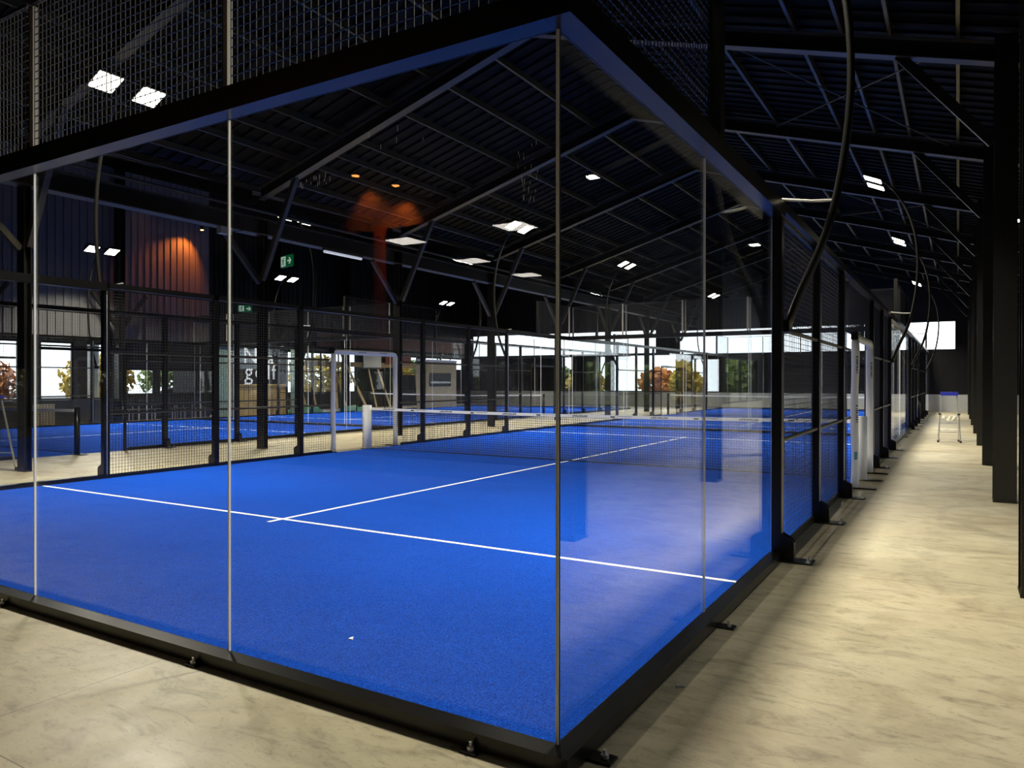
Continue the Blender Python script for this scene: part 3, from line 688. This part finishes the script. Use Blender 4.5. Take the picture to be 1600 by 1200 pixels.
# wall lamps on the right wall columns
for i, (x, y, z) in enumerate(((3.9, 8.72, 4.98), (2.33, 13.5, 4.45))):
    r = thing('bay_floodlight', ['small twin floodlight under the roof right of the columns, mirrored in the side glass', 'small floodlight on an arm beyond the columns, mirrored faintly in the side glass'][i], 'light', (x, y, z))
    obj('bracket', MB().cyl(0, 0, 0.06, [0.11, 0.1][i], 0.02, 8) if i == 0 else MB().tube([(0, 0, 0.07), (-0.33, 0.15, 0.07)], 0.02, 8), M_BLACK, r)
    obj('housing', MB().box(-0.10, 0.10, -0.14, 0.14, -0.02, 0.07), M_BLACK, r); obj('lens', MB().box(-0.085, 0.085, -0.12, 0.12, -0.026, -0.0205), M_LAMP, r)

def orange_spot(label, loc, aim, e):
    r = thing('orange_spotlight', label, 'spotlight', loc)
    obj('can', MB().cyl(0, 0, 0.0, 0.14, 0.07, 16), M_BLACK, r); obj('bulb', MB().cyl(0, 0, -0.012, -0.002, 0.06, 16), M_ORLAMP, r)
    obj('arm', MB().cyl(0, 0, 0.14, 0.5, 0.012, 8), M_BLACK, r)
    ld = bpy.data.lights.new('orange_beam', 'SPOT'); ld.energy = e; ld.color = (1.0, 0.22, 0.03); ld.spot_size = 1.6; ld.spot_blend = 0.7; ld.shadow_soft_size = 0.05
    lo = bpy.data.objects.new('orange_beam', ld); COL.objects.link(lo); lo.parent = r; lo.location = (0, 0, -0.05)
    d = (Vector(aim) - Vector(loc)); lo.rotation_euler = d.to_track_quat('-Z', 'Y').to_euler()
orange_spot('orange spotlight glowing high on the grey left wall, nearer the corner', (-25.3, 16.9, 7.75), (-26.1, 16.0, 5.6), 420)
orange_spot('small orange spotlight hanging left of the wall glow', (-25.3, 14.9, 8.0), (-25.4, 14.9, 4), 12)

LEDP = ((-7.73, -8.49), (-7.93, -11.08), (-5.23, -8.41), (-7.98, -13.6))
# lounge behind the camera, seen mirrored in the near glass: soffit with LED panels, orange washed fascia
struct('floor_reflection_dimmer', MB().box(-14.0, -2.4, YN, -6.9, 0.0, 0.012), mat('reflection_dimming_dark', (0.015, 0.014, 0.013), 0.9))  # dark sheet added to dim the floor mirrored in the near glass
struct('ceiling_lounge', MB().box(-14.0, -2.4, YN, -7.0, 4.25, 4.45), M_CLAD)
struct('wall_lounge', MB().box(-14.0, -2.4, -7.0, -6.9, 4.08, 6.2), mat('lounge_fascia', (0.22, 0.16, 0.13), 0.6))
for i, (x, y) in enumerate(LEDP):
    r = thing('led_panel', 'square white LED ceiling panel reflected in the near glass, %s' % ['far left of the four', 'left but lower', 'uppermost right one', 'lowest of the four'][i], 'ceiling light', (x, y, 4.22))
    obj('frame', MB().box(-0.31, 0.31, -0.31, 0.31, 0.0, 0.03), M_WHITE, r); obj('diffuser', MB().box(-0.29, 0.29, -0.29, 0.29, -0.006, -0.001), M_PANEL, r)
orange_spot('orange spotlight reflected in the glass, left of the pair above the lounge', (-7.25, -6.6, 4.96), (-7.15, -6.95, 3.9), 140)
orange_spot('orange spotlight reflected in the glass, right of the pair above the lounge', (-6.34, -6.55, 4.66), (-6.6, -6.95, 3.8), 240)
tag(obj('lounge_column', MB().box(-6.97, -6.83, -6.88, -6.74, 0, 4.08), mat('orange_lit_steel', (0.35, 0.10, 0.04), 0.6)), 'column tinted with orange lamplight reflected in the near glass left of the LED panels', 'column')  # orange lamp glow on the column painted into its base colour

# ------------------------------------------------------------------ corridor things
def step_ladder(label, loc, rz):
    r = thing('step_ladder', label, 'ladder', loc, rz)
    H = 1.25
    for s in (-1, 1):
        obj('front_rail', MB().beam((s * 0.24, -0.17, 0.03), (s * 0.205, -0.13, 0.72), 0.03, 0.05, (0, 1, 0)).beam((s * 0.20, -0.128, 0.70), (s * 0.155, -0.06, H), 0.022, 0.035, (0, 1, 0)), M_ALU, r)
        obj('rear_rail', MB().beam((s * 0.22, 0.26, 0.03), (s * 0.17, 0.02, H - 0.05), 0.022, 0.022), M_ALU, r)
        obj('clamp', MB().box(s * 0.205 - 0.03, s * 0.205 + 0.03, -0.16, -0.10, 0.69, 0.73), M_RUBBER, r)
        for (x, y) in ((s * 0.245, -0.175), (s * 0.222, 0.27)): obj('foot', MB().cyl(x, y, 0, 0.05, 0.026, 10), M_RUBBER, r)
    for z, hw in ((0.25, 0.225), (0.48, 0.215)): obj('tread', MB().box(-hw, hw, -0.19, -0.10, z, z + 0.02), M_ALU, r)
    obj('rear_brace', MB().tube([(-0.205, 0.19, 0.3), (0.205, 0.19, 0.3)], 0.01, 6), M_ALU, r)
    if rz < 0.2: obj('cloth_bar', MB().box(-0.2, 0.2, -0.205, -0.195, 0.655, 0.675), M_ALU, r)
    obj('top_tray', MB().box(-0.19, 0.19, -0.12, 0.08, H - 0.01, H + 0.02).box(-0.19, 0.19, -0.12, -0.10, H - 0.07, H + 0.0), M_BLUEP, r)
    return r
step_ladder('aluminium step ladder with blue top tray standing in the corridor', (1.17, 19.15, 0), 0.05)
step_ladder('aluminium ladder at the left picture edge beside the nearest court', (-12.62, 3.55, 0), 0.4)
# cloth draped on the ladder
bm = bmesh.new(); NX, NY = 22, 10; V = []
for i in range(NX + 1):
    row = []
    for j in range(NY + 1):
        x = -0.19 + 0.38 * i / NX; t = j / NY
        drop = 0.06 + 0.10 * math.exp(-((x - 0.0) / 0.09) ** 2) + 0.02 * math.sin(x * 40)
        row.append(bm.verts.new((x, -0.21 - 0.012 * math.sin(x * 55 + t * 3), 0.015 - drop * t + 0.01 * math.sin(x * 30))))
    V.append(row)
for i in range(NX):
    for j in range(NY): bm.faces.new((V[i][j], V[i + 1][j], V[i + 1][j + 1], V[i][j + 1]))
me = bpy.data.meshes.new('cloth'); bm.to_mesh(me); bm.free(); me.materials.append(M_CLOTH)
o = put('cloth', me, None, (1.17, 19.15, 0.66), (0, 0, 0.05)); sm = o.modifiers.new('solid', 'SOLIDIFY'); sm.thickness = 0.008; smooth(o)
tag(o, 'cream cloth draped over the middle of the corridor step ladder', 'cloth')

# debris
tag(obj('paper_scrap', MB().prism([(0, 0), (0.012, 0.004), (0.01, 0.03), (0.0, 0.045), (-0.006, 0.02)], 0.0125, 0.016, 'z').prism([(0.012, 0), (0.03, 0.002), (0.028, 0.012), (0.012, 0.012)], 0.0125, 0.018, 'z'), M_LINE, None, loc=(-1.7, 0.6, 0)), 'tiny white scrap lying on the nearest blue turf', 'scrap')
tag(obj('loose_bolt', MB().cyl(0, 0, 0, 0.012, 0.012, 6).tube([(0, 0, 0.006), (0.03, 0.01, 0.006)], 0.005, 6), M_GALV, None, loc=(0.17, 0.97, 0)), 'small loose bolt on the concrete beside the right base rail', 'bolt')

# ------------------------------------------------------------------ left side: golf booth, timber, furniture
r = thing('golf_booth', 'dark glazed booth with white golf lettering behind the left court', 'booth', (-24.9, 17.2, 0))
B = 3.85
obj('frame', MB().box(-0.06, 0.06, 0.9, B, 1.42, 2.05).box(-0.06, 0.06, 0, B, 3.0, 3.12).box(-0.06, 0.06, B - 0.07, B, 0, 3.1).box(-0.06, 0.06, 0.85, 0.93, 0, 3.1).box(-0.06, 0.06, 2.3, 2.38, 1.4, 3.1).box(-2.5, -0.06, B - 0.07, B, 0, 3.1), M_DARKPL, r)
mb = MB(); y = 1.05
while y < B - 0.12: mb.box(-0.05, 0.03, y, y + 0.055, 0.05, 1.36); y += 0.075
mb.box(-0.05, 0.04, 1.0, B - 0.1, 0.0, 0.05).box(-0.05, 0.06, 1.0, B - 0.1, 1.34, 1.4)
obj('slatted_counter', mb, M_WOOD, r)
obj('ivy_panel', MB().box(-0.05, 0.02, 0.02, 0.85, 0.05, 3.0), M_MOSAIC, r)
obj('ivy_panel', MB().box(-0.05, 0.02, B + 0.25, B + 0.65, 0.05, 3.0), M_MOSAIC, r)
obj('pane', MB().box(-0.01, 0.0, 0.93, B - 0.07, 2.05, 3.0), M_GLASS, r)
obj('inner_board', MB().box(-1.6, -1.5, 1.0, B - 0.2, 2.05, 3.0), mat('pale_blue_board', (0.16, 0.21, 0.30), 0.6, noise=(2, 0.4)), r)
M_LET = mat('white_letters', (0.85, 0.87, 0.86), 0.5, emit=((0.9, 0.93, 0.92), 0.35))
RT = (PI / 2, 0, PI / 2)
text_obj('letter', 'g', 1.02, M_LET, r, (0.07, 1.66, 1.62), RT); text_obj('letter', 'o', 1.02, M_LET, r, (0.07, 2.26, 1.62), RT); text_obj('letter', 'l', 1.02, M_LET, r, (0.07, 2.74, 1.62), RT); text_obj('letter', 'f', 1.02, M_LET, r, (0.07, 3.02, 1.62), RT)
text_obj('letter', 'N', 1.0, M_LET, r, (0.07, 1.75, 2.3), RT); text_obj('letter', 'a', 0.8, M_LET, r, (0.07, 2.85, 2.3), RT)

# timber and boards leaning in the far left corner
def plank(label, a, b, w, m=M_TIMBER, t=0.04): tag(obj('timber_plank', MB().beam(a, b, w, t, (1, 0, 0)), m), label, 'plank')
spots = [(23.4, 0.9), (24.1, 0.5), (24.8, 0.7), (26.3, 1.2), (27.0, 0.3), (28.6, -0.6), (29.4, 0.8), (30.6, 0.2), (33.9, 0.9), (34.8, 0.5)]
wl = ['leftmost, left of the gateway', 'second, left of the gateway', 'third from the left', 'fourth from the left', 'fifth, nearly upright', 'sixth, leaning backward', 'seventh from the left', 'eighth, in the gateway middle', 'ninth, right of the gateway', 'rightmost, near the boards']
for i, (y, lean) in enumerate(spots):
    plank('raw timber plank leaning against the far left wall, %s' % wl[i], (-26.9, y, 0.03), (-28.3, y + lean, 2.5 + 0.3 * (i % 3)), 0.16 if i % 2 else 0.10)
tag(obj('timber_beam', MB().box(-28.3, -28.15, 25.3, 36.0, 2.35, 2.62), M_TIMBER), 'long pale timber beam fixed across the far left windows', 'beam')
tag(obj('timber_cladding', MB().box(-28.42, -28.3, 26.2, 40.6, 3.45, 4.5), mat('orange_slat_wood', (0.16, 0.06, 0.03), 0.6, noise=(6, 0.5))), 'orange brown wooden cladding strip high on the far left wall', 'cladding')
tag(bevel(obj('notice_board', MB().box(-28.1, -28.05, 29.6, 31.1, 2.3, 3.05), M_WHITE)), 'white notice sheet on the far left wall behind the gateway', 'notice')
tag(obj('orange_board', MB().box(-28.1, -28.04, 31.5, 33.9, 2.6, 3.1), mat('rust_board', (0.2, 0.05, 0.02), 0.6)), 'dark rust board high beside the white notice sheet', 'board')
tag(obj('blue_panel', MB().beam((-27.6, 32.2, 0.02), (-27.9, 32.3, 2.6), 0.5, 0.05, (1, 0, 0)), mat('blue_grey_panel', (0.10, 0.20, 0.28), 0.5)), 'blue grey panel standing upright behind the gateway opening', 'panel')
r = thing('plywood_booth', 'pale plywood box wall with a dark screen, right of the leaning timber', 'booth', (-24.0, 30.2, 0))
obj('sheet', MB().box(-0.05, 0, 0, 2.9, 0.05, 2.65), M_PLY, r); obj('sheet', MB().box(-0.05, 0.0, -0.75, -0.1, 0.05, 2.5), M_PLY, r, rot=(0.09, 0, 0))
obj('top_trim', MB().box(-0.1, 0.05, -0.8, 2.9, 2.65, 2.75), M_WHITE, r)
r2_ = obj('screen', MB().box(0.005, 0.05, 0.3, 2.3, 1.25, 2.0), M_DARKPL, r); obj('stripe', MB().box(0.051, 0.055, 0.35, 2.25, 1.42, 1.52), M_GALV, r2_)
for i, (x, y, w, l, h, rz) in enumerate(((-25.8, 22.9, 0.9, 1.9, 0.42, 0.1), (-25.6, 26.0, 0.7, 1.3, 0.3, -0.2))):
    bm = bmesh.new(); bmesh.ops.create_grid(bm, x_segments=24, y_segments=24, size=0.5)
    for v in bm.verts:
        d = max(abs(v.co.x), abs(v.co.y)) * 2
        v.co.z = h * (1 - d ** 3) * (0.8 + 0.2 * math.sin(v.co.x * 13 + v.co.y * 9)) + 0.005
    for v in bm.verts: v.co.x *= w; v.co.y *= l
    me = bpy.data.meshes.new('tarpaulin'); bm.to_mesh(me); bm.free(); me.materials.append(M_GTARP)
    o = put('tarpaulin', me, None, (x, y, 0), (0, 0, rz)); smooth(o); tag(o, 'crumpled green plastic sheet on the floor behind the left court, %s heap' % ['larger left', 'smaller right'][i], 'sheet')
r = thing('wooden_crate', 'pale slatted wooden crate standing behind the left court net', 'crate', (-25.0, 10.45, 0), 0.0)
mb = MB()
for k in range(7): mb.box(0.30, 0.33, -0.33 + k * 0.095, -0.33 + k * 0.095 + 0.08, 0.04, 0.76)
for k in range(7): mb.box(-0.33 + k * 0.095, -0.33 + k * 0.095 + 0.08, -0.36, -0.33, 0.04, 0.76)
obj('slats', mb, M_PLY, r); obj('inner_box', MB().box(-0.32, 0.295, -0.325, 0.32, 0.0, 0.74), M_PLY, r)

# dark counter and stacked chairs under the left windows
tag(obj('sill_counter', MB().box(-26.0, -25.72, 6.0, 13.4, 0.0, 0.86), M_DARKPL), 'low black counter running beneath the left windows', 'counter')
def chair(label, loc, rz):
    r = thing('metal_chair', label, 'chair', loc, rz, 'dark chairs under the left wall')
    if 'ch_seat' not in CACHE:
        CACHE['ch_seat'] = MB().box(-0.21, 0.21, -0.21, 0.21, 0.44, 0.47).mesh('seat', M_DARKPL)
        CACHE['ch_back'] = MB().box(-0.20, 0.20, 0.19, 0.22, 0.58, 0.86).mesh('backrest', M_DARKPL)
        CACHE['ch_leg'] = MB().tube([(0, 0, 0), (0.01, 0.01, 0.44)], 0.012, 8).mesh('leg', M_ALU)
        CACHE['ch_up'] = MB().tube([(-0.19, 0.2, 0.45), (-0.19, 0.215, 0.8)], 0.011, 6).tube([(0.19, 0.2, 0.45), (0.19, 0.215, 0.8)], 0.011, 6).mesh('back_frame', M_ALU)
    put('seat', CACHE['ch_seat'], r); put('backrest', CACHE['ch_back'], r); put('back_frame', CACHE['ch_up'], r)
    for x in (-0.19, 0.18):
        for y in (-0.19, 0.18): put('leg', CACHE['ch_leg'], r, (x, y, 0))
cl = ['leftmost', 'second from left', 'third from left', 'fourth from left', 'fifth from left', 'rightmost']
for i in range(6): chair('dark chair with bright metal legs under the grey left wall, %s' % cl[i], (-25.15 + 0.12 * (i % 2), 13.75 + i * 0.56, 0), PI / 2 + 0.3 * math.sin(i * 2.1))

# ------------------------------------------------------------------ outdoors
def tree(label, loc, h, rad, cols, seed):
    rnd = random.Random(seed); r = thing('autumn_tree', label, 'tree', loc)
    mb = MB().tube([(0, 0, -0.2), (0.1, 0.05, h * 0.4), (0, 0.1, h * 0.7)], [0.22, 0.16, 0.06], 8)
    for k in range(5):
        a = rnd.uniform(0, 6.28); mb.tube([(0.05, 0.05, h * (0.3 + 0.08 * k)), (math.cos(a) * rad * 0.7, math.sin(a) * rad * 0.7, h * (0.5 + 0.09 * k))], [0.06, 0.02], 6)
    obj('trunk', mb, M_BARK, r)
    L = MB()
    for k in range(700):
        a = rnd.uniform(0, 6.28); u = rnd.uniform(-1, 1); q = rnd.uniform(0.35, 1) ** 0.5
        c = Vector((math.cos(a) * math.sqrt(1 - u * u) * rad * q, math.sin(a) * math.sqrt(1 - u * u) * rad * q, h * 0.56 + u * h * 0.42 * q))
        s = rnd.uniform(0.14, 0.30); n = len(L.v); R = Matrix.Rotation(rnd.uniform(0, 6), 3, 'X') @ Matrix.Rotation(rnd.uniform(0, 6), 3, 'Z')
        for p in ((-s, -s * .5, 0), (s, -s * .4, 0.04), (s * .8, s * .6, 0), (-s * .6, s * .5, 0.05)): L.v.append(tuple(c + R @ Vector(p)))
        L.f.append((n, n + 1, n + 2, n + 3))
    me = bpy.data.meshes.new('foliage'); me.from_pydata(L.v, [], L.f); me.update()
    me.materials.append(cols); put('foliage', me, r)
M_L1 = mat('yellow_leaves', (0.50, 0.36, 0.05), 0.8, noise=(0.8, 0.6)); M_L2 = mat('orange_leaves', (0.55, 0.22, 0.05), 0.8, noise=(0.8, 0.5)); M_L3 = mat('green_leaves', (0.16, 0.22, 0.05), 0.8, noise=(0.8, 0.6))
TL = [(-37, 3.5, 3.0, 1.6, M_L1, 'yellow autumn tree outside the leftmost window'), (-36, 9.0, 3.2, 1.6, M_L1, 'yellow autumn tree just outside the left edge window'), (-38, 14, 2.9, 2.0, M_L2, 'orange autumn tree outside the second left window'),
      (-37, 19.2, 3.1, 1.8, M_L1, 'yellow tree outside the window by the round white column'), (-38, 24.5, 3.2, 2.0, M_L3, 'green tree outside behind the dark chairs'),
      (-37, 35, 3.6, 2.2, M_L1, 'yellow tree outside beyond the golf booth, nearer one'), (-36, 41, 3.4, 2.1, M_L1, 'yellow tree outside left of the gateway opening'), (-41, 49, 3.8, 2.4, M_L3, 'green tree far outside the left windows'),
      (-27, 52, 3.0, 1.8, M_L3, 'green tree outside the far left corner of the hall'), (-23.6, 50, 2.9, 1.5, M_L1, 'yellow tree outside the narrow far window'), (-19.5, 55, 2.9, 1.6, M_L2, 'orange tree outside the far glazed door'), (-15.8, 51, 2.7, 1.3, M_L1, 'yellow tree outside the right end of the far doors'), (-12, 52, 2.6, 1.5, M_L3, 'green shrub like tree outside the far right opening')]
TL += [(9.5, -2 + 5.2 * k, 2.7 + 0.25 * (k % 3), 1.9, M_L3 if k % 3 else M_L1, 'leafy tree outside the right hall windows, %s from the near end' % ORD[k]) for k in range(9)]
for i, (x, y, h, rad, m, lab) in enumerate(TL): tree(lab, (x, y, -0.21), h, rad, m, i)
tag(smooth(obj('round_column', MB().cyl(-28.2, 14.0, -0.2, 3.2, 0.26, 24), M_COLWHITE)), 'white round column standing outside the left windows', 'column')
def car(label, loc, rz):
    r = thing('parked_car', label, 'car', loc, rz)
    obj('body', MB().prism([(-2.1, 0.3), (2.1, 0.3), (2.15, 0.75), (1.2, 0.95), (0.6, 1.42), (-1.2, 1.45), (-1.9, 1.0), (-2.15, 0.9)], -0.85, 0.85), M_CAR, r)
    obj('windows', MB().prism([(0.95, 0.98), (0.5, 1.36), (-1.1, 1.38), (-1.6, 1.0)], -0.86, 0.86), M_DARKGL, r)
    for x in (-1.35, 1.35):
        for y in (-0.78, 0.78): obj('wheel', MB().tube([(x, y - 0.1, 0.32), (x, y + 0.1, 0.32)], 0.32, 18), M_RUBBER, r)
car('white car parked outside behind the dark chairs', (-31.0, 20.2, -0.21), 1.3)
car('white car parked outside the leftmost window', (-31.0, 6.0, -0.21), 1.5)
